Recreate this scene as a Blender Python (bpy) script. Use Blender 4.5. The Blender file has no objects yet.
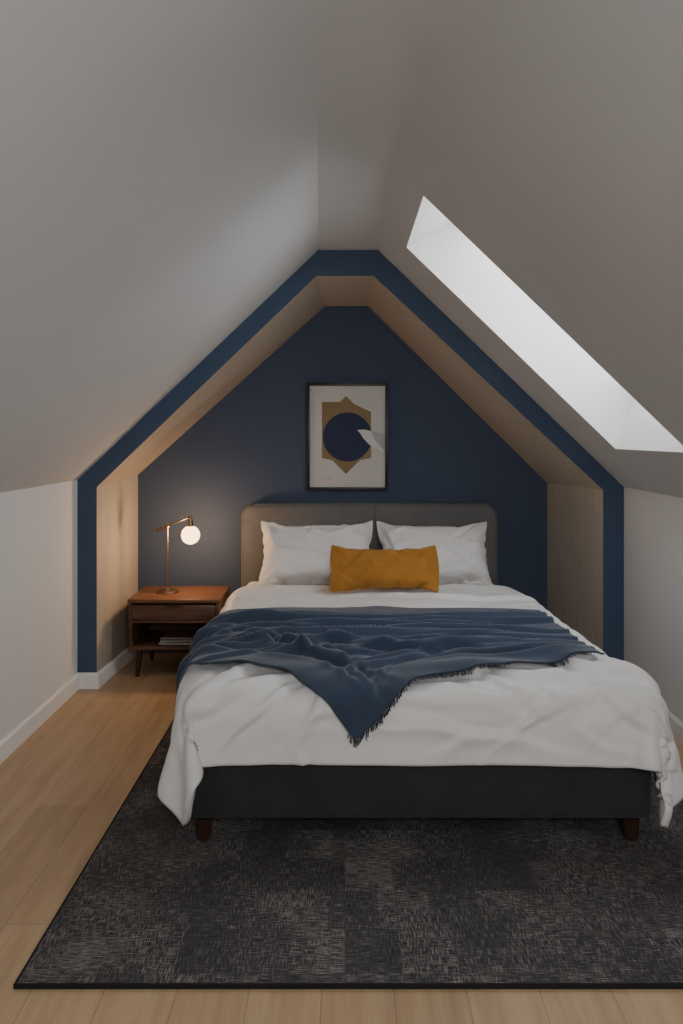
import bpy, bmesh, math, random, time
import numpy as np
from mathutils import Vector, Matrix, noise
random.seed(4)
S = bpy.context.scene
COL = S.collection
T0=time.time()

# ---------------------------------------------------------------- helpers
def link(o, parent=None):
    COL.objects.link(o)
    if parent is not None:
        o.parent = parent
    return o

def mk(name, verts, faces, mats, parent=None, smooth=False, midx=None):
    me = bpy.data.meshes.new(name)
    me.from_pydata([tuple(v) for v in verts], [], faces)
    me.update()
    if not isinstance(mats, (list, tuple)): mats = [mats]
    for m in mats: me.materials.append(m)
    if midx:
        for p, i in zip(me.polygons, midx): p.material_index = i
    if smooth:
        for p in me.polygons: p.use_smooth = True
    o = bpy.data.objects.new(name, me)
    return link(o, parent)

def from_bm(name, bm, mat, parent=None, smooth=True, warp=None):
    if warp:
        for v in bm.verts: v.co = warp(v.co)
    bmesh.ops.recalc_face_normals(bm, faces=bm.faces)
    me = bpy.data.meshes.new(name)
    bm.to_mesh(me); bm.free()
    me.materials.append(mat)
    if smooth:
        for p in me.polygons: p.use_smooth = True
    o = bpy.data.objects.new(name, me)
    link(o, parent)
    if smooth:
        try:
            me.set_sharp_from_angle(angle=math.radians(38))
        except Exception: pass
    return o

def bm_box(bm, x0, x1, y0, y1, z0, z1, bev=0.0, seg=2):
    r = bmesh.ops.create_cube(bm, size=1.0)
    vs = r['verts']
    for v in vs:
        v.co = Vector(((x0+x1)/2+v.co.x*(x1-x0), (y0+y1)/2+v.co.y*(y1-y0), (z0+z1)/2+v.co.z*(z1-z0)))
    if bev > 0:
        es = set()
        for v in vs:
            for e in v.link_edges: es.add(e)
        bmesh.ops.bevel(bm, geom=list(es), offset=bev, segments=seg, profile=0.5, affect='EDGES')

def box(name, x0, x1, y0, y1, z0, z1, mat, parent=None, bev=0.003, seg=2, warp=None):
    bm = bmesh.new()
    bm_box(bm, x0, x1, y0, y1, z0, z1, bev, seg)
    return from_bm(name, bm, mat, parent, True, warp)

def tube(bm, p0, p1, r0, r1, n=16, caps=True):
    p0 = Vector(p0); p1 = Vector(p1)
    d = (p1-p0)
    q = d.to_track_quat('Z', 'Y').to_matrix()
    a = []; b = []
    for i in range(n):
        t = 2*math.pi*i/n
        c = q @ Vector((math.cos(t), math.sin(t), 0))
        a.append(bm.verts.new(p0+c*r0)); b.append(bm.verts.new(p1+c*r1))
    for i in range(n):
        bm.faces.new((a[i], a[(i+1) % n], b[(i+1) % n], b[i]))
    if caps:
        bm.faces.new(a[::-1]); bm.faces.new(b)

def lathe(bm, cx, cy, prof, n=32):
    rings = []
    for r, z in prof:
        if r < 1e-5:
            rings.append([bm.verts.new((cx, cy, z))])
        else:
            rings.append([bm.verts.new((cx+r*math.cos(2*math.pi*i/n), cy+r*math.sin(2*math.pi*i/n), z)) for i in range(n)])
    for a, b in zip(rings, rings[1:]):
        for i in range(n):
            j = (i+1) % n
            if len(a) == 1: bm.faces.new((a[0], b[i], b[j]))
            elif len(b) == 1: bm.faces.new((a[i], a[j], b[0]))
            else: bm.faces.new((a[i], a[j], b[j], b[i]))

def empty(name, loc, label, cat):
    o = bpy.data.objects.new(name, None)
    o.empty_display_size = 0.1
    link(o)
    o["label"] = label; o["category"] = cat
    return o

def struct(o, label=None):
    o["kind"] = "structure"
    if label: o["label"] = label
    return o

# ---------------------------------------------------------------- materials
class M:
    def __init__(s, name, rough=0.6, spec=0.3):
        s.m = bpy.data.materials.new(name); s.m.use_nodes = True
        s.nt = s.m.node_tree; s.n = s.nt.nodes; s.l = s.nt.links
        s.b = s.n['Principled BSDF']
        s.b.inputs['Roughness'].default_value = rough
        s.b.inputs['Specular IOR Level'].default_value = spec
        s.tc = s.n.new('ShaderNodeTexCoord')
    def map(s, scale=(1, 1, 1), rot=(0, 0, 0), out='Object'):
        mp = s.n.new('ShaderNodeMapping')
        mp.inputs['Scale'].default_value = scale; mp.inputs['Rotation'].default_value = rot
        s.l.new(s.tc.outputs[out], mp.inputs['Vector'])
        return mp.outputs[0]
    def noise(s, vec, scale=5, detail=4, rough=0.5):
        t = s.n.new('ShaderNodeTexNoise')
        t.inputs['Scale'].default_value = scale; t.inputs['Detail'].default_value = detail
        t.inputs['Roughness'].default_value = rough
        s.l.new(vec, t.inputs['Vector'])
        return t.outputs['Fac']
    def ramp(s, fac, stops):
        r = s.n.new('ShaderNodeValToRGB')
        e = r.color_ramp.elements
        while len(e) < len(stops): e.new(0.5)
        for el, (p, c) in zip(e, stops):
            el.position = p; el.color = (c[0], c[1], c[2], 1)
        s.l.new(fac, r.inputs[0])
        return r.outputs[0]
    def mix(s, a, b, fac, mode='MIX'):
        x = s.n.new('ShaderNodeMix'); x.data_type = 'RGBA'; x.blend_type = mode
        for k, v in (('Factor', fac), ('A', a), ('B', b)):
            sock = [i for i in x.inputs if i.name == k and (i.type == 'RGBA' if k != 'Factor' else i.type == 'VALUE')][0]
            if hasattr(v, 'is_output'): s.l.new(v, sock)
            elif isinstance(v, (int, float)): sock.default_value = v
            else: sock.default_value = (v[0], v[1], v[2], 1)
        return [o for o in x.outputs if o.type == 'RGBA'][0]
    def math(s, op, a, b=0.0):
        x = s.n.new('ShaderNodeMath'); x.operation = op
        for i, v in enumerate((a, b)):
            if hasattr(v, 'is_output'): s.l.new(v, x.inputs[i])
            else: x.inputs[i].default_value = v
        return x.outputs[0]
    def color(s, c):
        if hasattr(c, 'is_output'): s.l.new(c, s.b.inputs['Base Color'])
        else: s.b.inputs['Base Color'].default_value = (c[0], c[1], c[2], 1)
    def bump(s, h, strength=0.2, dist=0.01):
        b = s.n.new('ShaderNodeBump')
        b.inputs['Strength'].default_value = strength; b.inputs['Distance'].default_value = dist
        s.l.new(h, b.inputs['Height']); s.l.new(b.outputs[0], s.b.inputs['Normal'])

def paint(name, c, rough=0.75, var=0.02):
    m = M(name, rough, 0.2)
    f = m.noise(m.map((1, 1, 1)), 1.5, 3)
    m.color(m.ramp(f, [(0.3, [x*(1-var) for x in c]), (0.7, [min(1, x*(1+var)) for x in c])]))
    m.bump(m.noise(m.map(), 260, 2), 0.05, 0.002)
    return m.m

def wood(name, dark, light, axis='Y', rough=0.5, fine=1.0, streak=0.6):
    m = M(name, rough, 0.3)
    k = 14.0*fine
    sc = {'X': (1.0, k, k), 'Y': (k, 1.0, k), 'Z': (k, k, 1.0)}[axis]
    f = m.noise(m.map(sc), 2.2, 7, 0.6)
    sc2 = tuple(a*5 if a > 1 else a*1.5 for a in sc)
    g = m.noise(m.map(sc2), 2.0, 3, 0.6)
    c = m.ramp(f, [(0.32, dark), (0.5, [(a+b)/2 for a, b in zip(dark, light)]), (0.68, light)])
    c2 = m.mix(c, m.ramp(g, [(0.3, (0.78, 0.76, 0.74)), (0.65, (1, 1, 1))]), streak, 'MULTIPLY')
    m.color(c2)
    m.bump(g, 0.05, 0.002)
    return m.m

def fabric(name, c, weave=700, rough=0.9, var=0.08, bstr=0.25, sheen=0.2):
    m = M(name, rough, 0.15)
    f = m.noise(m.map(), 9, 5, 0.6)
    g = m.noise(m.map(), weave, 2, 0.5)
    col = m.ramp(f, [(0.3, [x*(1-var) for x in c]), (0.7, [min(1, x*(1+var)) for x in c])])
    m.color(m.mix(col, m.ramp(g, [(0.35, (0.8, 0.8, 0.8)), (0.6, (1, 1, 1))]), 0.5, 'MULTIPLY'))
    m.bump(g, bstr, 0.0015)
    m.b.inputs['Sheen Weight'].default_value = sheen
    return m.m

WALL = paint('wall_white_paint', (0.72, 0.725, 0.725))
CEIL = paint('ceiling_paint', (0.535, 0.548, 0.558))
TRIMW = paint('trim_white', (0.78, 0.78, 0.77), 0.45)
SHAFT = paint('skylight_lining', (0.80, 0.80, 0.79), 0.6)
NAVYF = paint('navy_paint_band', (0.052, 0.080, 0.136), 0.6)
NAVYB = paint('navy_paint_wall', (0.056, 0.076, 0.122), 0.7)
OAKV = wood('oak_veneer', (0.415, 0.365, 0.300), (0.49, 0.435, 0.362), 'Z', 0.55, 1.0, 0.3)
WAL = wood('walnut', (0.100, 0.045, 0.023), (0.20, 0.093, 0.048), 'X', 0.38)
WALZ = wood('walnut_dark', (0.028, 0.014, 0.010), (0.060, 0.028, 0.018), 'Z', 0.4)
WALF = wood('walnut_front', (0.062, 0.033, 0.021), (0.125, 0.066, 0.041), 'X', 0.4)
DUVET = fabric('white_cotton', (0.74, 0.735, 0.73), 900, 0.48, 0.02, 0.06, 0.1)
PILLOWM = fabric('pillow_cotton', (0.76, 0.755, 0.75), 900, 0.7, 0.02, 0.08, 0.1)
SHEET = fabric('sheet_cotton', (0.74, 0.73, 0.72), 900, 0.85, 0.02, 0.08, 0.1)
MUST = fabric('mustard_linen', (0.37, 0.168, 0.030), 520, 0.9, 0.10, 0.35, 0.1)
THROW = fabric('navy_wool', (0.034, 0.052, 0.088), 480, 0.8, 0.10, 0.4, 0.25)
FRING = fabric('navy_fringe', (0.018, 0.023, 0.040), 480, 0.95, 0.14, 0.4, 0.1)
CHAR = fabric('charcoal_upholstery', (0.034, 0.036, 0.040), 420, 0.95, 0.12, 0.4, 0.1)
HEADM = fabric('grey_upholstery', (0.150, 0.149, 0.148), 420, 0.95, 0.08, 0.4, 0.1)
HEADE = fabric('grey_upholstery_edge', (0.130, 0.129, 0.128), 420, 0.95, 0.08, 0.4, 0.1)
def simple(name, c, rough=0.5, metal=0.0, var=.05):
    m = M(name, rough, 0.4)
    f = m.noise(m.map(), 30, 2)
    m.color(m.ramp(f, [(0.3, [x*(1-var) for x in c]), (0.7, [min(1, x*(1+var)) for x in c])]))
    m.b.inputs['Metallic'].default_value = metal
    return m.m
BRASS = simple('aged_brass', (0.28, 0.19, 0.11), 0.38, 1.0)
# opal glass: glows and lets the bulb's light out through its wall
GLOBE = bpy.data.materials.new('glowing_opal_glass'); GLOBE.use_nodes = True
nt = GLOBE.node_tree; nt.nodes.clear()
om = nt.nodes.new('ShaderNodeOutputMaterial'); ad = nt.nodes.new('ShaderNodeAddShader')
tr = nt.nodes.new('ShaderNodeBsdfTransparent'); tr.inputs[0].default_value = (.6, .6, .6, 1)
em = nt.nodes.new('ShaderNodeEmission'); em.inputs[0].default_value = (1.0, .56, .25, 1); em.inputs[1].default_value = 4.5
nt.links.new(tr.outputs[0], ad.inputs[0]); nt.links.new(em.outputs[0], ad.inputs[1]); nt.links.new(ad.outputs[0], om.inputs[0])
BLACK = simple('black_frame_wood', (0.012, 0.012, 0.013), 0.4)
PAPER = simple('art_paper', (0.50, 0.495, 0.48), 0.8, 0, .005)
OCHRE = simple('art_ochre', (0.22, 0.16, 0.085), 0.8, 0, .01)
ANAVY = simple('art_navy', (0.022, 0.032, 0.072), 0.8, 0, .01)
AGREY = simple('art_grey', (0.36, 0.37, 0.38), 0.8, 0, .01)
APALE = simple('art_pale', (0.58, 0.58, 0.57), 0.8, 0, .01)
PAGES = simple('book_pages', (0.30, 0.28, 0.25), 0.9)
COV1 = simple('book_cover_dark', (0.03, 0.03, 0.035), 0.6)
COV2 = simple('book_cover_brown', (0.10, 0.06, 0.04), 0.6)
COV3 = simple('book_cover_grey', (0.12, 0.12, 0.125), 0.6)

# floor planks
fm = M('oak_planks', 0.38, 0.4)
mp = fm.n.new('ShaderNodeMapping'); mp.inputs['Rotation'].default_value = (0, 0, math.radians(90))
mp.inputs['Location'].default_value = (0.3, 0.06, 0)
fm.l.new(fm.tc.outputs['Object'], mp.inputs['Vector'])
br = fm.n.new('ShaderNodeTexBrick')
br.inputs['Scale'].default_value = 1.0
br.inputs['Brick Width'].default_value = 1.9; br.inputs['Row Height'].default_value = 0.185
br.inputs['Mortar Size'].default_value = 0.0012; br.inputs['Mortar Smooth'].default_value = 0.3
br.offset = 0.37
br.inputs['Color1'].default_value = (0.43, 0.29, 0.168, 1)
br.inputs['Color2'].default_value = (0.53, 0.37, 0.226, 1)
br.inputs['Mortar'].default_value = (0.27, 0.18, 0.10, 1)
fm.l.new(mp.outputs[0], br.inputs['Vector'])
g1 = fm.noise(fm.map((11, 1.0, 1)), 1.8, 8, 0.62)
g2 = fm.noise(fm.map((90, 2.2, 1)), 2.0, 3, 0.6)
c = fm.mix(br.outputs['Color'], fm.ramp(g1, [(0.3, (0.74, 0.70, 0.66)), (0.6, (1, 1, 1))]), 0.8, 'MULTIPLY')
c = fm.mix(c, fm.ramp(g2, [(0.3, (0.84, 0.82, 0.80)), (0.6, (1, 1, 1))]), 0.5, 'MULTIPLY')
fm.color(c)
fm.bump(fm.math('ADD', fm.math('MULTIPLY', br.outputs['Fac'], -1.0), fm.math('MULTIPLY', g2, 0.15)), 0.18, 0.003)
FLOOR = fm.m

# rug: flat weave, short light threads running both ways, in faint patches
rm = M('charcoal_woven_rug', 0.95, 0.1)
def bricks(w_, h_, off):
    b_ = rm.n.new('ShaderNodeTexBrick'); b_.offset = off
    b_.inputs['Scale'].default_value = 1.0; b_.inputs['Brick Width'].default_value = w_; b_.inputs['Row Height'].default_value = h_
    b_.inputs['Mortar Size'].default_value = 0.0
    b_.inputs['Color1'].default_value = (0, 0, 0, 1); b_.inputs['Color2'].default_value = (1, 1, 1, 1)
    rm.l.new(rm.map(), b_.inputs['Vector'])
    k = rm.n.new('ShaderNodeRGBToBW'); rm.l.new(b_.outputs['Color'], k.inputs[0]); return k.outputs[0]
pa = bricks(.17, .125, .5); pb = bricks(.15, .18, .33)
hz = rm.noise(rm.map((11, 135, 1)), 2.4, 2, 0.5)
vt = rm.noise(rm.map((135, 12, 1)), 2.4, 2, 0.5)
hr = rm.math('MAXIMUM', rm.math('SUBTRACT', hz, rm.math('ADD', 0.37, rm.math('MULTIPLY', pa, 0.18))), 0.0)
vr = rm.math('MAXIMUM', rm.math('SUBTRACT', vt, rm.math('SUBTRACT', 0.55, rm.math('MULTIPLY', pa, 0.16))), 0.0)
big = rm.noise(rm.map(), 3.0, 5, 0.65)
stv = rm.math('ADD', hr, vr)
gain = rm.math('MULTIPLY', rm.math('MAXIMUM', rm.math('SUBTRACT', big, 0.12), 0.0), rm.math('ADD', 4.6, rm.math('MULTIPLY', pb, 6.5)))
v = rm.math('MULTIPLY', stv, gain)
col = rm.ramp(v, [(0.0, (0.036, 0.035, 0.036)), (0.4, (0.076, 0.073, 0.072)), (1.0, (0.195, 0.186, 0.18))])
rm.color(col)
rm.bump(stv, 0.4, 0.005)
RUG = rm.m
RUGB = fabric('rug_binding', (0.018, 0.018, 0.019), 500, 0.95, 0.1, 0.3, 0.0)

# ---------------------------------------------------------------- room shell
YF, YB, YR = 4.25, 4.95, -1.5
OUT = [(-1.5, 0), (-1.5, 1.168), (-.151, 2.457), (.185, 2.457), (1.564, 1.128), (1.564, 0)]
INN = [(-1.392, 0), (-1.392, 1.128), (-.160, 2.312), (.160, 2.312), (1.447, 1.112), (1.447, 0)]
BCK = [(-1.352, 0), (-1.352, 1.159), (-.131, 2.262), (.150, 2.262), (1.319, 1.107), (1.319, 0)]

struct(mk('floor', [(-1.7, YR, 0), (1.75, YR, 0), (1.75, 5.1, 0), (-1.7, 5.1, 0), (-1.7, YR, -.1), (1.75, YR, -.1), (1.75, 5.1, -.1), (-1.7, 5.1, -.1)],
   [(0, 1, 2, 3), (7, 6, 5, 4), (0, 4, 5, 1), (1, 5, 6, 2), (2, 6, 7, 3), (3, 7, 4, 0)], FLOOR), "pale oak plank floor running toward the bed")
struct(mk('wall_left', [(-1.5, YR, 0), (-1.5, YF, 0), (-1.5, YF, 1.168), (-1.5, YR, 1.168)], [(0, 1, 2, 3)], WALL), "white knee wall")
struct(mk('wall_right', [(1.564, YR, 0), (1.564, YF, 0), (1.564, YF, 1.128), (1.564, YR, 1.128)], [(3, 2, 1, 0)], WALL), "white knee wall")
struct(mk('wall_front', [(-1.5, YR, 0), (-1.5, YR, 1.168), (-.2, YR, 2.457), (.185, YR, 2.457), (1.564, YR, 1.128), (1.564, YR, 0)], [(0, 1, 2, 3, 4, 5)], WALL), "white gable wall")

# ceiling: left slope, ridge strip that melts into the slopes toward the room, right slope with the skylight hole
def plin(P, y):
    for (a, b), (c_, d) in zip(P, P[1:]):
        if y <= c_:
            t = (y-a)/(c_-a); return b+(d-b)*t
    return P[-1][1]
def ridge_x(y): return plin([(YR, -.16), (1.8, -.15), (2.5, -.090), (YF, -.151)], y)
def fil(y): return plin([(YR, 1.0), (1.75, .9), (2.52, .003), (YF, .003)], y)
def sl(x): return 2.457-(x-.185)*(2.457-1.128)/(1.564-.185)
SX0, SX1, SY0, SY1 = .303, 1.332, 2.925, 3.73
V = []; F = []
YS = [YR, 0, 1.0, 1.4, 1.75, 1.9, 2.05, 2.2, 2.35, 2.45, 2.52, 2.6, SY0, 3.3, SY1, YF]
def bez(p0, p1, p2, n):
    return [tuple((1-t)**2*a+2*t*(1-t)*b+t*t*c_ for a, b, c_ in zip(p0, p1, p2)) for t in [i/n for i in range(n+1)]]
rows = []
for y in YS:
    xl = ridge_x(y); f = fil(y)
    L = Vector((-1.5-xl, 1.168-2.457)).normalized()
    sR = Vector((1, (sl(1)-sl(0)))).normalized()
    half = (.185-xl)/2*.98
    A0 = (xl+L.x*.75*f, 2.457+L.y*.75*f); A1 = (xl, 2.457); A2_ = (xl+half*f, 2.457)
    B0 = (.185-half*f, 2.457); B1 = (.185, 2.457); B2 = (.185+sR.x*.155*f, 2.457+sR.y*.155*f)
    pts = [(-1.5, 1.168)]
    for k in range(1, 5):
        pts.append((-1.5+(A0[0]+1.5)*k/5, 1.168+(A0[1]-1.168)*k/5))
    pts += bez(A0, A1, A2_, 10)+bez(B0, B1, B2, 8)+[(SX0, sl(SX0))]
    rows.append([(x, y, z) for x, z in pts])
n_ = len(rows[0])
for r_ in rows: V += r_
for j in range(len(rows)-1):
    for i in range(n_-1):
        a = j*n_+i
        F.append((a, a+n_, a+n_+1, a+1))
nsm = len(F)
xs = [SX0, SX1, 1.564]; ys = [YR, SY0, SY1, YF]
b0 = len(V)
for y in ys:
    for x in xs: V.append((x, y, sl(x)))
for j in range(3):
    for i in range(2):
        if i == 0 and j == 1: continue
        a = b0+j*3+i
        F.append((a, a+3, a+4, a+1))
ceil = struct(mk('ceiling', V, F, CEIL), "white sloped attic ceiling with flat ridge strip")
for p in list(ceil.data.polygons)[:nsm]: p.use_smooth = True

# skylight lining
dt = Vector((.88, 0, .475))*.33
db = Vector((.314, 0, .949))*.36
c00 = Vector((SX0, SY0, sl(SX0))); c01 = Vector((SX0, SY1, sl(SX0)))
c10 = Vector((SX1, SY0, sl(SX1))); c11 = Vector((SX1, SY1, sl(SX1)))
sh = [c00, c01, c11, c10, c00+dt, c01+dt, c11+db, c10+db]
struct(mk('trim_1', sh, [(0, 1, 5, 4), (1, 2, 6, 5), (2, 3, 7, 6), (3, 0, 4, 7)], SHAFT), "white plastered skylight shaft")
o4 = sh[4:]
cen = sum(o4, Vector())/4
nrm = (o4[1]-o4[0]).cross(o4[3]-o4[0]).normalized()
if nrm.x < 0: nrm = -nrm
fv = []; ff = []
inner = [cen+(p-cen)*0.90 for p in o4]
outer = [cen+(p-cen)*1.03 for p in o4]
for lst, h in ((outer, 0), (inner, 0), (outer, .05), (inner, .05)):
    fv += [p+nrm*h for p in lst]
for i in range(4):
    j = (i+1) % 4
    ff += [(i, j, 4+j, 4+i), (8+i, 12+i, 12+j, 8+j), (i, 8+i, 8+j, j), (4+i, 4+j, 12+j, 12+i)]
w1 = struct(mk('window_1', fv, ff, TRIMW), "skylight window with white frame")
gm = bpy.data.materials.new('window_glass'); gm.use_nodes = True
nt = gm.node_tree; nt.nodes.clear()
om = nt.nodes.new('ShaderNodeOutputMaterial'); mx = nt.nodes.new('ShaderNodeMixShader')
tr = nt.nodes.new('ShaderNodeBsdfTransparent'); gl = nt.nodes.new('ShaderNodeBsdfGlossy'); gl.inputs['Roughness'].default_value = 0.03
mx.inputs[0].default_value = 0.06
nt.links.new(tr.outputs[0], mx.inputs[1]); nt.links.new(gl.outputs[0], mx.inputs[2]); nt.links.new(mx.outputs[0], om.inputs[0])
mk('glass', [p+nrm*.025 for p in inner], [(0, 1, 2, 3)], gm, w1)

# navy band, alcove lining, back wall
V = [(x, YF, z) for x, z in OUT]+[(x, YF, z) for x, z in INN]
struct(mk('trim_2', V, [(i, i+1, i+7, i+6) for i in range(5)], NAVYF), "navy painted band around the bed alcove")
V = [(x, YF, z) for x, z in INN]+[(x, YB, z) for x, z in BCK]
struct(mk('trim_3', V, [(i, i+1, i+7, i+6) for i in range(5)], OAKV), "light oak veneer lining of the alcove")
struct(mk('wall_back', [(x, YB, z) for x, z in BCK], [(0, 1, 2, 3, 4, 5)], NAVYB), "matte navy alcove wall")

# baseboards
def baseboard(name, pts, inward, h=.088, t=.014):
    bm = bmesh.new()
    prof = [(0, 0), (t, 0), (t, h-.012), (t*.55, h-.003), (t*.3, h), (0, h)]
    rows = []
    for p, n in zip(pts, inward):
        rows.append([bm.verts.new((p[0]+n[0]*a, p[1]+n[1]*a, b)) for a, b in prof])
    for r0, r1 in zip(rows, rows[1:]):
        for i in range(len(prof)):
            j = (i+1) % len(prof)
            bm.faces.new((r0[i], r0[j], r1[j], r1[i]))
    bm.faces.new(rows[0]); bm.faces.new(rows[-1][::-1])
    return struct(from_bm(name, bm, TRIMW, smooth=False), "white painted baseboard")
baseboard('baseboard_left', [(-1.5, YR), (-1.5, YF), (-1.392, YF), (-1.353, YB)], [(1, 0), (1, -1), (1, -1), (1, 0)])
baseboard('baseboard_right', [(1.564, YR), (1.564, YF), (1.447, YF), (1.320, YB)], [(-1, 0), (-1, -1), (-1, -1), (-1, 0)])

# ---------------------------------------------------------------- rug
RX0, RX1, RY0, RY1 = -.850, 1.36, 1.940, 3.83
rug = empty('rug', (0, 0, 0), "dark charcoal woven rug with distressed hatch pattern under the bed", "rug")
box('pile', RX0+.005, RX1-.005, RY0+.005, RY1-.005, 0.001, .013, RUG, rug, .003)
bm = bmesh.new()
e_ = .007
for a in ((RX0, RX1, RY0, RY0+e_), (RX0, RX1, RY1-e_, RY1), (RX0, RX0+e_, RY0+e_-.001, RY1-e_+.001), (RX1-e_, RX1, RY0+e_-.001, RY1-e_+.001)):
    bm_box(bm, a[0], a[1], a[2], a[3], 0.0005, .0136, .0025, 2)
bi = from_bm('binding', bm, RUGB, rug); bi["label"] = "black stitched edge binding"

# ---------------------------------------------------------------- bed
BY0, BY1 = 2.62, 4.84
def cx(y): return .264+(.157-.264)*(y-2.62)/(4.84-2.62)
def sk(v): return Vector((v.x+cx(v.y), v.y, v.z))
bed = empty('bed', (0, 0, 0), "double bed with charcoal upholstered base and grey padded headboard", "bed")
box('bed_base', -.80, .80, BY0, BY1-.01, .09, .285, CHAR, bed, .018, 3, sk)["label"] = "charcoal upholstered bed base"
box('mattress', -.785, .785, BY0+.015, BY1-.03, .288, .50, SHEET, bed, .05, 5, sk)["label"] = "white sheeted mattress"
def rounded_panel(bm, x0, x1, z0, z1, r, y0, y1, bev):
    pts = [(x0, z0), (x1, z0)]
    for k in range(9):
        a = math.pi/2*k/8
        pts.append((x1-r+r*math.cos(a), z1-r+r*math.sin(a)))
    for k in range(9):
        a = math.pi/2+math.pi/2*k/8
        pts.append((x0+r+r*math.cos(a), z1-r+r*math.sin(a)))
    f = [bm.verts.new((x, y0, z)) for x, z in pts]
    b = [bm.verts.new((x, y1, z)) for x, z in pts]
    n = len(pts)
    ff = bm.faces.new(f); bm.faces.new(b[::-1])
    for i in range(n): bm.faces.new((f[i], b[i], b[(i+1) % n], f[(i+1) % n]))
    bmesh.ops.bevel(bm, geom=list(ff.edges), offset=bev, segments=4, profile=0.5, affect='EDGES')
bm = bmesh.new()
rounded_panel(bm, -.665, .979, .10, .978, .085, 4.845, 4.93, .02)
hb = from_bm('headboard', bm, HEADE, bed); hb["label"] = "grey fabric headboard with rounded corners"
bm = bmesh.new()
def padshape(x0, x1, rl, rr):
    z0, z1 = .35, .961
    pts = [(x0, z0), (x1, z0)]
    for k in range(9):
        a = math.pi/2*k/8
        pts.append((x1-rr+rr*math.cos(a), z1-rr+rr*math.sin(a)))
    for k in range(9):
        a = math.pi/2+math.pi/2*k/8
        pts.append((x0+rl+rl*math.cos(a), z1-rl+rl*math.sin(a)))
    f = [bm.verts.new((x, 4.834, z)) for x, z in pts]; b = [bm.verts.new((x, 4.85, z)) for x, z in pts]
    n = len(pts); f_ = bm.faces.new(f)
    for i in range(n): bm.faces.new((f[i], b[i], b[(i+1) % n], f[(i+1) % n]))
    bmesh.ops.bevel(bm, geom=list(f_.edges), offset=.004, segments=3, profile=0.5, affect='EDGES')
padshape(-.645, .1945, .07, .005)
padshape(.1955, .959, .005, .07)
pd = from_bm('padding', bm, HEADM, hb); pd["label"] = "padded front panels with centre seam"
def leg(parent, x, y, z0, z1, r0, r1, mat, lean=(0, 0)):
    bm = bmesh.new()
    tube(bm, (x+lean[0], y+lean[1], z0), (x, y, z1), r1, r0, 14)
    return from_bm('leg', bm, mat, parent)
LEGM = wood('bed_leg_walnut', (0.024, 0.012, 0.008), (0.052, 0.024, 0.015), 'Z', 0.5)
for dx, y in ((-.755, 2.648), (.735, 2.648), (-.74, 4.70), (.74, 4.70)):
    leg(bed, cx(y)+dx, y, .0135 if y < 3.8 else .0005, .0905, .031, .024, LEGM)

# ---------------------------------------------------------------- cloth sims
def grid(nx, ny, fn):
    V = [fn(i/nx, j/ny) for j in range(ny+1) for i in range(nx+1)]
    return V, gfaces(nx, ny)
def gfaces(nx, ny):
    return [(j*(nx+1)+i, j*(nx+1)+i+1, (j+1)*(nx+1)+i+1, (j+1)*(nx+1)+i) for j in range(ny) for i in range(nx)]

def simulate(V, F, frames, colliders=(), mass=.3, tension=15, bend=.5, damp=5, air=1.0, pressure=None, shrink=0.0,
             gravity=1.0, pins=None, quality=6, dist=.008, fric=20, selfc=False):
    me = bpy.data.meshes.new('simtmp'); me.from_pydata([tuple(v) for v in V], [], F); me.update()
    o = bpy.data.objects.new('simtmp', me); COL.objects.link(o)
    cols = []
    for cme, thick in colliders:
        co = bpy.data.objects.new('coltmp', cme); COL.objects.link(co)
        co.modifiers.new('c', 'COLLISION')
        co.collision.thickness_outer = thick; co.collision.cloth_friction = fric; co.collision.damping = .8
        cols.append(co)
    md = o.modifiers.new('cloth', 'CLOTH')
    st = md.settings
    st.quality = quality; st.mass = mass; st.air_damping = air
    st.tension_stiffness = tension; st.compression_stiffness = tension; st.shear_stiffness = tension*.4
    st.bending_stiffness = bend; st.tension_damping = damp; st.compression_damping = damp; st.shear_damping = damp; st.bending_damping = .5
    st.effector_weights.gravity = gravity
    if pressure is not None:
        st.use_pressure = True; st.uniform_pressure_force = pressure
    st.shrink_min = shrink
    if pins:
        vg = o.vertex_groups.new(name='pin'); vg.add(pins, 1.0, 'REPLACE'); st.vertex_group_mass = 'pin'
    cs = md.collision_settings
    cs.use_collision = bool(colliders); cs.distance_min = dist; cs.collision_quality = 3; cs.friction = fric
    cs.use_self_collision = selfc
    md.point_cache.frame_start = 1; md.point_cache.frame_end = frames
    S.frame_start = 1; S.frame_end = frames
    for f in range(1, frames+1): S.frame_set(f)
    dg = bpy.context.evaluated_depsgraph_get()
    ev = o.evaluated_get(dg)
    out = [v.co.copy() for v in ev.data.vertices]
    bpy.data.objects.remove(o)
    for c_ in cols: bpy.data.objects.remove(c_)
    S.frame_set(1)
    print('SIM', len(V), 'verts', round(time.time()-T0, 1), 's')
    return out

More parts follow.
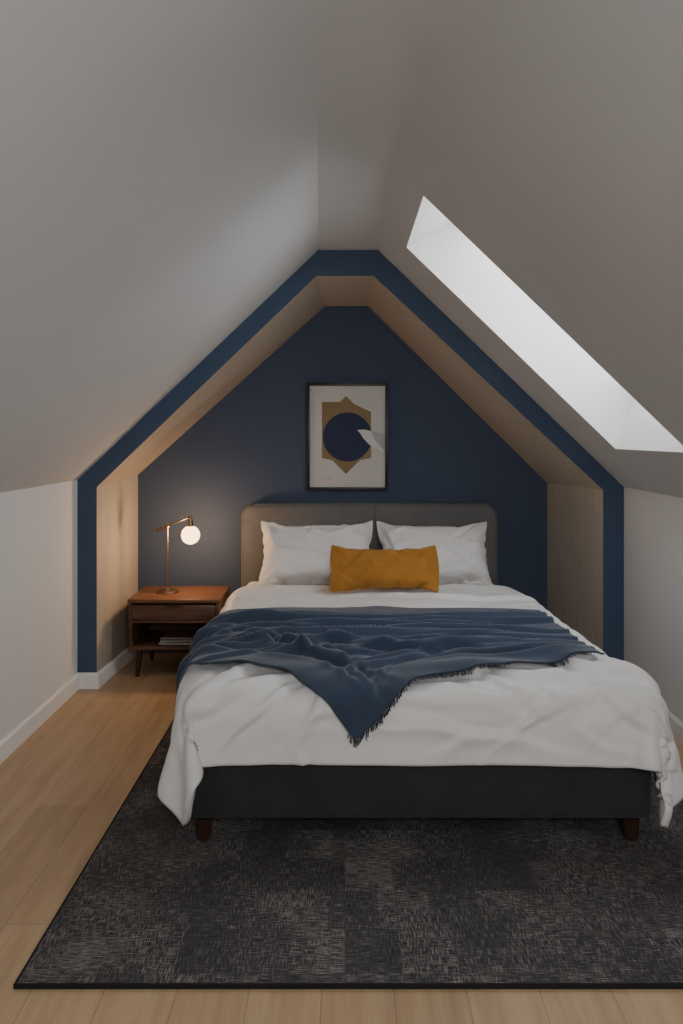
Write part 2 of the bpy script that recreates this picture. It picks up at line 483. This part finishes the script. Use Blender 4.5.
def upsample(A):
    """Catmull-Rom x2 in both grid directions; A shape (ny+1, nx+1, k)"""
    def up(B):
        P = np.concatenate([2*B[:1]-B[1:2], B, 2*B[-1:]-B[-2:-1]], 0)
        mid = (-P[:-3]+9*P[1:-2]+9*P[2:-1]-P[3:])/16
        out = np.empty((2*B.shape[0]-1,)+B.shape[1:])
        out[0::2] = B; out[1::2] = mid
        return out
    return np.swapaxes(up(np.swapaxes(up(A), 0, 1)), 0, 1)
def gnormals(A):
    dv_ = np.gradient(A, axis=0); du_ = np.gradient(A, axis=1)
    n = np.cross(du_, dv_); n /= np.linalg.norm(n, axis=2, keepdims=True)+1e-9
    if n[..., 2].sum() < 0: n = -n
    return n
def smooth_grid(A, it, edges=False):
    for _ in range(it):
        B = A.copy()
        B[1:-1, 1:-1] = (A[1:-1, 1:-1]*4+A[:-2, 1:-1]+A[2:, 1:-1]+A[1:-1, :-2]+A[1:-1, 2:])/8
        if edges:
            for s_ in (0, -1):
                B[s_, 1:-1] = (A[s_, 1:-1]*2+A[s_, :-2]+A[s_, 2:])/4
                B[1:-1, s_] = (A[1:-1, s_]*2+A[:-2, s_]+A[2:, s_])/4
        A = B
    return A
def gmesh_faces(A, n):
    ny_, nx_ = A.shape[0]-1, A.shape[1]-1
    F = gfaces(nx_, ny_)
    m = A[ny_//2, nx_//2]; mu = A[ny_//2, nx_//2+1]-m; mv = A[ny_//2+1, nx_//2]-m
    if np.dot(np.cross(mu, mv), n[ny_//2, nx_//2]) < 0: F = [f[::-1] for f in F]
    return F

def cloth_obj(name, V, F, mat, thick=.0, offset=-1, sub=1, parent=None):
    o = mk(name, V, F, mat, parent, True)
    if thick:
        m = o.modifiers.new('solid', 'SOLIDIFY'); m.thickness = thick; m.offset = offset
    if sub:
        m = o.modifiers.new('sub', 'SUBSURF'); m.levels = sub; m.render_levels = sub
    return o

def coll_mesh(boxes):
    bm = bmesh.new()
    for b in boxes: bm_box(bm, *b)
    for v in bm.verts: v.co = sk(v.co)
    bmesh.ops.recalc_face_normals(bm, faces=bm.faces)
    bmesh.ops.triangulate(bm, faces=bm.faces)
    me = bpy.data.meshes.new('col'); bm.to_mesh(me); bm.free()
    return me

class Folds:
    """irregular cloth creases: each one a ridge along a gently curved line in cloth space"""
    def __init__(s, wob=.35): s.f = []; s.wob = wob
    def add(s, a, b, th, L, w, A, cur=0.0):
        s.f.append((a, b, math.cos(th), math.sin(th), L, w, A, cur))
    def h(s, X, Y):
        t = np.zeros_like(X)
        for k, (a, b, c_, sn, L, w, A, cur) in enumerate(s.f):
            dx = X-a; dy = Y-b
            p = dx*c_+dy*sn
            q = -dx*sn+dy*c_-cur*p*p+w*s.wob*np.sin(p*(22 if s.wob > .3 else 9)+k)
            e = np.exp(-(np.abs(p)/L)**2.6)
            sg = 1 if k % 2 else -1
            ww = np.where(q*sg > 0, w*.6, w*1.45)
            t += A*e*(np.exp(-(q/ww)**2)-.5*np.exp(-((q-sg*1.25*w)/(w*.8))**2))
        return t
def nz(X, Y, s, seed):
    f = np.vectorize(lambda a, b: noise.noise(Vector((a*s, b*s, seed))))
    return f(X, Y)

# duvet
DX, DYb, DYf = 1.125, 4.28, 2.375
H2 = DYb-DYf
nx, ny = 112, 96
DUV = []
def dv(u, v):
    x, yy = -DX+2*DX*u, H2*v
    y = DYb-yy
    DUV.append((x, yy))
    n = noise.noise(Vector((x*2.2, y*2.2, 3.1)))*.04+noise.noise(Vector((x*5, y*4, 7.7)))*.02
    w = 1 if v > 0.03 else v/.03
    return Vector((x+cx(max(y, 2.6)), y, .56+n*w))
V, F = grid(nx, ny, dv)
cm = coll_mesh([(-.80, .80, 2.60, 4.83, .02, .505, .045, 4)])
pins = [i for i in range(nx+1) if abs(V[i].x-cx(4.28)) < .74]
DV = simulate(V, F, 52, [(cm, .022)], mass=.45, tension=12, bend=3.0, air=1.5, pins=pins, dist=.012, fric=15)
A = np.array([tuple(v) for v in DV]).reshape(ny+1, nx+1, 3)
UV = np.array(DUV).reshape(ny+1, nx+1, 2)
As = smooth_grid(A, 3, True); Ac = smooth_grid(A, 9, True)
ii = np.clip((np.abs(UV[..., 0])-.80)/.12, 0, 1)*np.clip((UV[..., 1]-(H2-.30))/.12, 0, 1)
A = As*(1-ii[..., None])+Ac*ii[..., None]
A2 = upsample(np.concatenate([A, UV], 2)); UV = A2[..., 3:]; A2 = A2[..., :3]
NN = smooth_grid(gnormals(smooth_grid(A2, 8)), 6); NN /= np.linalg.norm(NN, axis=2, keepdims=True)
FD = Folds()
rr = random.Random(11)
W2 = DX
OY = -.10
for k in range(120):
    a = rr.uniform(-W2, W2); b = rr.uniform(0, H2)
    th = rr.gauss(0.1, .5) if b < 1.35 else rr.gauss(0, .8)
    FD.add(a, b, th, rr.uniform(.07, .22), rr.uniform(.011, .020), rr.uniform(.004, .009), rr.uniform(-2, 2))
K = 1.35
for a, b, th, L, w, A_, cur in ((-.62, 1.62, -.75, .34, .034, .020, .6), (-.45, 1.70, -.45, .30, .030, .016, -.5), (-.78, 1.50, -1.0, .32, .032, .017, .4),
        (.60, 1.55, .50, .36, .040, .024, .5), (.78, 1.62, .75, .32, .034, .020, -.6), (.45, 1.66, .18, .36, .032, .018, .5), (.30, 1.78, .05, .34, .028, .014, -.3),
        (-.10, 1.80, -.08, .30, .026, .013, .4), (.88, 1.35, 1.05, .26, .028, .012, .4), (-.90, 1.25, -1.25, .26, .028, .012, .4),
        (.70, 1.80, .35, .22, .026, .013, .8), (-.70, 1.80, -.35, .22, .026, .013, -.8), (.12, 1.62, .12, .24, .024, .012, .8), (.52, 1.45, .35, .28, .022, .012, -.8),
        (.05, 1.88, .1, .38, .024, .010, .2), (.68, 1.40, .62, .3, .024, .013, .3), (.58, 1.72, .62, .22, .018, .011, .3), (-.52, 1.80, -.7, .2, .018, .011, .3),
        (-.35, 1.80, -.9, .18, .022, .011, .5), (.25, 1.70, .8, .2, .022, .011, -.5), (.40, 1.82, -.6, .18, .020, .010, .5),
        (.0, .28, .05, .5, .03, .010, .1), (-.5, .36, -.1, .35, .026, .010, .3), (.55, .36, .12, .35, .026, .012, -.3)):
    FD.add(a, b+OY, th, L, w*.9, A_*K, cur)
for k in range(18):
    sgn = 1 if k % 2 else -1
    FD.add(sgn*rr.uniform(.86, 1.06), .1+1.35*(k/18)+rr.uniform(-.05, .05), sgn*rr.uniform(-.3, .4), .20, rr.uniform(.022, .032), rr.uniform(.006, .012), rr.uniform(-.6, .6))
X, Y = UV[..., 0], UV[..., 1]
corner = np.clip(np.maximum((DX-np.abs(X)), (H2-Y))/.36-.12, .0, 1)
H = FD.h(X, Y)*corner+nz(X, Y, 3.0, 4)*.016+.014
H = np.maximum(H, -.005)
D3 = A2+NN*H[..., None]
DF = gmesh_faces(D3, NN)
duvet = cloth_obj('duvet', D3.reshape(-1, 3), DF, DUVET, .024, -1, 0)
duvet["label"] = "white rumpled cotton duvet draped over the bed"; duvet["category"] = "duvet"

# throw
def lerp_poly(P, u):
    for (u0, x0, y0), (u1, x1, y1) in zip(P, P[1:]):
        if u <= u1:
            t = (u-u0)/(u1-u0); return (x0+(x1-x0)*t, y0+(y1-y0)*t)
    return P[-1][1:]
TOP = [(0, -.76, 3.61), (.5, .17, 3.70), (1, .92, 3.62)]
BOT = [(0, -1.07, 2.83), (.2, -.60, 2.80), (.36, -.20, 2.67), (.47, .045, 2.41), (.60, .25, 2.62), (.78, .52, 2.71), (1, .98, 2.87)]
tx, ty = 120, 76
TUV = []
def tv(u, v):
    a = lerp_poly(TOP, u); b = lerp_poly(BOT, u)
    x = a[0]+(b[0]-a[0])*v; y = a[1]+(b[1]-a[1])*v
    TUV.append((x, y))
    z = .67+.010*noise.noise(Vector((x*1.0, y*6, 5)))
    return Vector((x, y, z))
V, F2 = grid(tx, ty, tv)
sub = smooth_grid(D3[::2, ::2], 6, True)+np.array([0, 0, .004])
cme = bpy.data.meshes.new('dcol'); cme.from_pydata([tuple(v) for v in sub.reshape(-1, 3)], [], gmesh_faces(sub, NN[::2, ::2])); cme.update()
TV = simulate(V, F2, 38, [(cme, .010)], mass=.35, tension=10, bend=.4, air=1.5, dist=.008, fric=70)
A = np.array([tuple(v) for v in TV]).reshape(ty+1, tx+1, 3)
print('THROW zmin', A[..., 2].min(), np.unravel_index(A[..., 2].argmin(), A.shape[:2]))
UV = np.array(TUV).reshape(ty+1, tx+1, 2)
A2 = upsample(np.concatenate([smooth_grid(A, 6), UV], 2)); UV = A2[..., 3:]; A2 = A2[..., :3]
NN = gnormals(smooth_grid(A2, 12))
FT = Folds(.12); rr = random.Random(7)
for k in range(32):
    x = rr.uniform(-.65, .80); f = rr.uniform(0, 1)
    y = 2.80+.84*f
    th = (f-.5)*-.10+rr.gauss(.08, .06)
    FT.add(x, y, th, rr.uniform(.35, .80), rr.uniform(.012, .022), rr.uniform(.010, .021), rr.uniform(-.12, .12))
for a, b, th, L, w, A_, cur in ((-.12, 2.86, -.80, .30, .022, .026, .3), (.02, 2.72, -1.15, .22, .018, .018, .2), (.20, 2.82, .60, .28, .022, .020, -.3), (-.30, 2.97, -.55, .34, .026, .030, .2),
        (.12, 2.62, 1.2, .14, .014, .010, .2), (-.04, 2.70, -.95, .2, .015, .012, .2), (.32, 2.92, .40, .36, .020, .020, -.2), (-.62, 3.05, .25, .30, .022, .020, .3), (-.70, 3.28, .15, .28, .020, .018, .3),
        (-.42, 3.12, -.38, .36, .022, .026, .15), (-.85, 2.98, .7, .2, .020, .010, .2), (-.48, 2.88, -.25, .30, .020, .018, .2),
        (.02, 3.0, -.28, .38, .024, .026, .1), (.15, 3.2, .16, .5, .022, .020, -.1), (-.2, 3.34, -.10, .5, .020, .018, .1)):
    FT.add(a, b, th, L, w, A_, cur)
X, Y = UV[..., 0], UV[..., 1]
H = np.maximum(FT.h(X, Y)+.010, -.001)
T3 = A2+NN*H[..., None]
throw = empty('throw_blanket', (0, 0, 0), "navy blue wool throw with fringe draped across the duvet", "blanket")
tb = cloth_obj('blanket_cloth', T3.reshape(-1, 3), gmesh_faces(T3, NN), THROW, .006, 0, 0, throw)
fv = []; ff = []
nc = T3.shape[1]
for i in range(int(.46*nc), nc-1):
    for k in range(2):
        t = (k+random.random()*.7)/2
        e = Vector(T3[-1, i]).lerp(Vector(T3[-1, i+1]), t)
        inn_ = Vector(T3[-7, i]).lerp(Vector(T3[-7, i+1]), t)
        d = (e-inn_).normalized()
        L = random.uniform(.022, .038)
        d = (d+Vector((random.uniform(-.25, .25), random.uniform(-.1, .1), random.uniform(-.04, .06)))).normalized()
        side = d.cross(Vector((0, 0, 1)))
        if side.length < .1: side = Vector((1, 0, 0))
        side.normalize(); up = side.cross(d)
        base = len(fv); r = .0017
        for s_ in range(4):
            c_ = e-d*.004+d*L*s_/3+side*math.sin(s_*1.7+i)*.002
            for q in range(3):
                a = 2*math.pi*q/3
                fv.append(c_+side*math.cos(a)*r+up*math.sin(a)*r)
        for s_ in range(3):
            for q in range(3):
                a = base+s_*3+q; b = base+s_*3+(q+1) % 3
                ff.append((a, b, b+3, a+3))
fr = mk('fringe', fv, ff, FRING, throw); fr["kind"] = "stuff"; fr["label"] = "dark twisted fringe along the hem"

# pillows
def pillow_geo(w, h, nx, ny, seed, bx, by):
    V = []; F = []; top = {}; bot = {}
    for j in range(ny+1):
        for i in range(nx+1):
            u = i/nx*2-1; v = j/ny*2-1
            x = u*w/2*(1+bx*(1-v*v)); y = v*h/2*(1+by*(1-u*u))
            e = (1-u*u)*(1-v*v)
            n = noise.noise(Vector((x*7+seed, y*7, seed)))*.01
            top[i, j] = len(V); V.append(Vector((x, y, e*.04+n*e)))
            if 0 < i < nx and 0 < j < ny:
                bot[i, j] = len(V); V.append(Vector((x, y, -e*.04+n*e)))
            else: bot[i, j] = top[i, j]
    for j in range(ny):
        for i in range(nx):
            F.append((top[i, j], top[i+1, j], top[i+1, j+1], top[i, j+1]))
            F.append((bot[i, j], bot[i, j+1], bot[i+1, j+1], bot[i+1, j]))
    return V, F
def pillow(name, w, h, loc, rot, mat, label, seed, press, flat, slump=0.0, wr=.010, bx=.05, by=.09, taper=.6):
    V, F = pillow_geo(w, h, int(w*90), int(h*90), seed, bx, by)
    P = simulate(V, F, 13, [], mass=.3, tension=14, bend=.8, air=3, pressure=press, gravity=0.0, quality=5, shrink=0)
    P = np.array([tuple(p) for p in P]); P -= P.mean(0)
    ex = P[:, 0].max()-P[:, 0].min(); ey = P[:, 1].max()-P[:, 1].min()
    P[:, 0] *= w/ex; P[:, 1] *= h/ey
    P[:, 2] *= flat/np.abs(P[:, 2]).max()
    FP = Folds(); rr = random.Random(int(seed*10))
    for sx in (-1, 1):
        for sy in (-1, 1):
            for k in range(4):
                th = math.atan2(-sy*h, -sx*w)+rr.uniform(-.75, .75)
                L = rr.uniform(.08, .16)
                FP.add(sx*w*.46+math.cos(th)*L, sy*h*.45+math.sin(th)*L, th, L, rr.uniform(.010, .016), wr*rr.uniform(.7, 1.4), rr.uniform(-1, 1))
    for k in range(16):
        FP.add(rr.uniform(-.4, .4)*w, rr.uniform(-.4, .4)*h, rr.uniform(-1.2, 1.2), rr.uniform(.07, .18), rr.uniform(.012, .022), wr*rr.uniform(.4, 1.1), rr.uniform(-2, 2))
    P[:, 2] *= 1-(P[:, 1]/(h/2))*slump
    # top edge sags softly between its corners
    P[:, 1] -= .018*np.clip(P[:, 1]/(h/2), 0, 1)*np.clip(1-(2*P[:, 0]/w)**2, 0, 1)*(h/.46)
    e = np.clip(1-(2*P[:, 0]/w)**4, 0, 1)*np.clip(1-(2*P[:, 1]/h)**4, 0, 1)
    P[:, 2] *= np.clip(e*1.5, 0.02, 1)**taper
    P[:, 2] += np.sign(P[:, 2])*FP.h(P[:, 0], P[:, 1])*np.minimum(1, e*3)
    P[:, 2] += nz(P[:, 0], P[:, 1], 6.0, seed)*.006*e
    o = mk(name, P, F, mat, None, True)
    m = o.modifiers.new('sub', 'SUBSURF'); m.levels = 1; m.render_levels = 1
    o.location = loc; o.rotation_euler = rot
    o["label"] = label; o["category"] = "pillow"
    return o
R = math.radians
p1 = pillow('pillow', .70, .46, (-.168, 4.558, .706), (R(56), R(0), R(2)), PILLOWM, "plump white cotton pillow leaning on the headboard beside the lamp side", 1.3, 5, .112, .25, .012)
p2 = pillow('pillow', .69, .46, (.530, 4.558, .701), (R(56), R(0), R(-2)), PILLOWM, "plump white cotton pillow leaning on the headboard next to its twin", 4.1, 5, .112, .25, .012)
p1["group"] = p2["group"] = "white pillows against the headboard"
p3 = pillow('cushion', .605, .302, (.215, 4.16, .690), (R(52), R(0), R(-1)), MUST, "mustard yellow rectangular lumbar cushion propped on the pillows", 8.2, 4, .064, .15, .008, .04, .12, .8)
p3["category"] = "cushion"

# ---------------------------------------------------------------- nightstand
ns = empty('nightstand', (0, 0, 0), "walnut nightstand with one drawer and open shelf beside the bed", "nightstand")
NX0, NX1, NY0, NY1 = -1.262, -.735, 4.42, 4.82
box('top', NX0-.006, NX1+.006, NY0-.008, NY1, .440, .462, WAL, ns, .004)["label"] = "warm walnut top"
bm = bmesh.new()
bm_box(bm, NX0, NX0+.018, NY0, NY1-.005, .165, .440, .002)
bm_box(bm, NX1-.018, NX1, NY0, NY1-.005, .165, .440, .002)
bm_box(bm, NX0+.018, NX1-.018, NY0, NY1-.005, .165, .183, .002)
bm_box(bm, NX0+.018, NX1-.018, NY0, NY1-.005, .322, .336, .002)
bm_box(bm, NX0+.018, NX1-.018, NY1-.018, NY1-.006, .183, .322, .001)
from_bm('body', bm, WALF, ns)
bm = bmesh.new()
bm_box(bm, NX0+.021, NX1-.021, NY0-.002, NY0+.016, .339, .428, .003)
bm_box(bm, NX0+.03, NX1-.03, NY0+.016, NY1-.03, .340, .415, .001)
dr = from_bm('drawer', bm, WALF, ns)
bm = bmesh.new()
mx_ = (NX0+NX1)/2
bm_box(bm, mx_-.05, mx_+.05, NY0-.012, NY0-.0015, .418, .426, .002)
from_bm('handle', bm, WALZ, dr)
for x, y, lx, ly in ((NX0+.055, NY0+.05, -.014, -.014), (NX1-.055, NY0+.05, .014, -.014), (NX0+.055, NY1-.05, -.014, .014), (NX1-.055, NY1-.05, .014, .014)):
    leg(ns, x, y, .0005, .1655, .019, .012, WALZ, (lx, ly))
def book(x0, x1, y0, y1, z0, t, cov, label, rz):
    o = bpy.data.objects.new('book', None); link(o)
    o.location = ((x0+x1)/2, (y0+y1)/2, z0); o.rotation_euler[2] = rz
    w = (x1-x0)/2; d = (y1-y0)/2
    bm = bmesh.new()
    bm_box(bm, -w, w, -d, d, 0, .002, .0005, 1)
    bm_box(bm, -w, w, -d, d, t-.002, t, .0005, 1)
    bm_box(bm, -w, -w+.003, -d, d, .002, t-.002)
    from_bm('cover', bm, cov, o, False)
    bm = bmesh.new(); bm_box(bm, -w+.003, w-.004, -d+.004, d-.004, .0021, t-.0021)
    from_bm('pages', bm, PAGES, o, False)
    o["label"] = label; o["category"] = "book"; o["group"] = "books on the nightstand shelf"
book(-1.10, -.87, 4.46, 4.63, .1835, .016, COV1, "thin black hardcover lying at the bottom of the stack", 0)
book(-1.09, -.88, 4.46, 4.62, .2000, .013, COV3, "thin grey book in the middle of the stack", .04)
book(-1.085, -.90, 4.47, 4.62, .2135, .011, COV2, "thin brown book lying on top of the stack", -.05)

# ---------------------------------------------------------------- lamp
lamp = empty('table_lamp', (0, 0, 0), "aged brass table lamp with angled arm and glowing globe", "lamp")
LX, LYY, TZ = -1.082, 4.62, .4625
bm = bmesh.new()
lathe(bm, LX, LYY, [(0, TZ), (.066, TZ), (.068, TZ+.004), (.066, TZ+.010), (.058, TZ+.013), (.014, TZ+.016), (.010, TZ+.03), (0, TZ+.03)], 40)
from_bm('base', bm, BRASS, lamp)
bm = bmesh.new()
tube(bm, (LX, LYY, TZ+.028), (LX, LYY, .872), .0048, .0048)
lathe(bm, LX, LYY, [(0, .858), (.010, .858), (.012, .866), (.010, .882), (.004, .888), (0, .888)], 20)
from_bm('pole', bm, BRASS, lamp)
bm = bmesh.new()
GX, GY, GZ = LX+.143, LYY-.012, .812
AX0 = Vector((LX-.055, LYY-.012, .843)); AX1 = Vector((GX-.004, LYY-.012, .922))
tube(bm, AX0, AX1, .0040, .0040)
tube(bm, AX0+(AX0-AX1)*.04, AX0+(AX1-AX0)*.14, .010, .010)
from_bm('arm', bm, BRASS, lamp)
bm = bmesh.new()
tube(bm, (GX-.002, GY, .930), (GX-.001, GY, .905), .008, .013, 16)
tube(bm, (GX-.001, GY, .906), (GX, GY, .862), .013, .019, 20)
from_bm('socket', bm, BRASS, lamp)
bm = bmesh.new()
bmesh.ops.create_uvsphere(bm, u_segments=32, v_segments=20, radius=.056)
for v in bm.verts: v.co += Vector((GX, GY, GZ))
gb = from_bm('globe_shade', bm, GLOBE, lamp); gb["label"] = "round opal glass globe glowing warm"
pl = bpy.data.lights.new('lamp_bulb', 'POINT'); pl.energy = 15; pl.color = (1.0, .60, .30); pl.shadow_soft_size = .03
plo = bpy.data.objects.new('lamp_bulb', pl); plo.location = (GX, GY, GZ); COL.objects.link(plo)

# ---------------------------------------------------------------- picture
pic = empty('framed_picture', (0, 0, 0), "framed abstract print with navy circle and ochre shapes", "picture")
PX0, PX1, PZ0, PZ1, PY = -.249, .281, 1.060, 1.760, YB-.001
bm = bmesh.new()
fw = .020
for a in ((PX0, PX1, PZ0, PZ0+fw), (PX0, PX1, PZ1-fw, PZ1), (PX0, PX0+fw, PZ0+fw, PZ1-fw), (PX1-fw, PX1, PZ0+fw, PZ1-fw)):
    bm_box(bm, a[0], a[1], PY-.03, PY, a[2], a[3], .0015)
from_bm('frame', bm, BLACK, pic)
AV = []; AF = []; AM = []
def ap(px, py):
    s_ = YB/758
    return ((px-345)*s_, 1.42-(py-435)*s_)
def poly(pts, m, lay):
    b = len(AV)
    for p in pts:
        x, z = ap(*p); AV.append((x, PY-.012-.0006*lay, z))
    AF.append(tuple(range(b, b+len(pts)))); AM.append(m)
def circ(cx_, cy_, r, a0=0, a1=360, n=48):
    return [(cx_+r*math.cos(R(a0+(a1-a0)*i/n)), cy_-r*math.sin(R(a0+(a1-a0)*i/n))) for i in range(n+(0 if a1-a0 >= 360 else 1))]
poly([(309, 385), (386, 385), (386, 488.5), (309, 488.5)], 0, 0)
poly([(322, 402), (346, 402), (346, 458), (322, 458)], 1, 1)
poly([(346, 396), (354, 404), (371, 412), (371, 458), (360, 460), (346, 474), (332, 460), (322, 458), (322, 404), (338, 404)], 1, 2)
poly(circ(347.5, 437, 24.5)[:48], 2, 3)
poly([(371, 431), (386, 434), (386, 452), (380, 446), (373, 438)], 3, 4)
poly([(357, 430), (364, 429.5), (371, 431), (373.5, 438), (379, 445), (386, 452), (377, 449), (369, 444.5), (363, 438), (360, 433)], 4, 5)
for k in range(6):
    x0 = 322+k*1.7
    poly([(x0, 478.2+(k % 2)*.3), (x0+1.1, 478.2), (x0+1.1, 478.9), (x0, 478.9)], 1, 1)
art = mk('art_print', AV, AF, [PAPER, OCHRE, ANAVY, AGREY, APALE], pic, midx=AM)
art["label"] = "abstract geometric print on off-white paper"

# ---------------------------------------------------------------- lights, world, camera
w = bpy.data.worlds.new('w'); S.world = w; w.use_nodes = True
bg = w.node_tree.nodes['Background']; bg.inputs[0].default_value = (0.97, 0.98, 1.0, 1); bg.inputs[1].default_value = 6.6
def area(name, loc, rot, sx, sy, e, col):
    l = bpy.data.lights.new(name, 'AREA'); l.shape = 'RECTANGLE'; l.size = sx; l.size_y = sy; l.energy = e; l.color = col
    o = bpy.data.objects.new(name, l); o.location = loc; o.rotation_euler = rot; COL.objects.link(o)
    return o
area('room_light', (.40, -.5, 1.72), (R(59), 0, R(0)), .5, .45, 36, (1.0, .995, .985))

cam = bpy.data.cameras.new('camera'); co = bpy.data.objects.new('camera', cam); COL.objects.link(co)
co.location = (0, 0, 1.42); co.rotation_euler = (R(90), 0, 0)
cam.sensor_fit = 'VERTICAL'; cam.sensor_height = 36; cam.sensor_width = 24; cam.lens = 758*36/1024
cam.shift_y = -77/1024; cam.shift_x = -3.5/1024
cam.clip_start = .05
S.camera = co
print('VT', S.view_settings.view_transform, S.view_settings.look, round(time.time()-T0, 1))
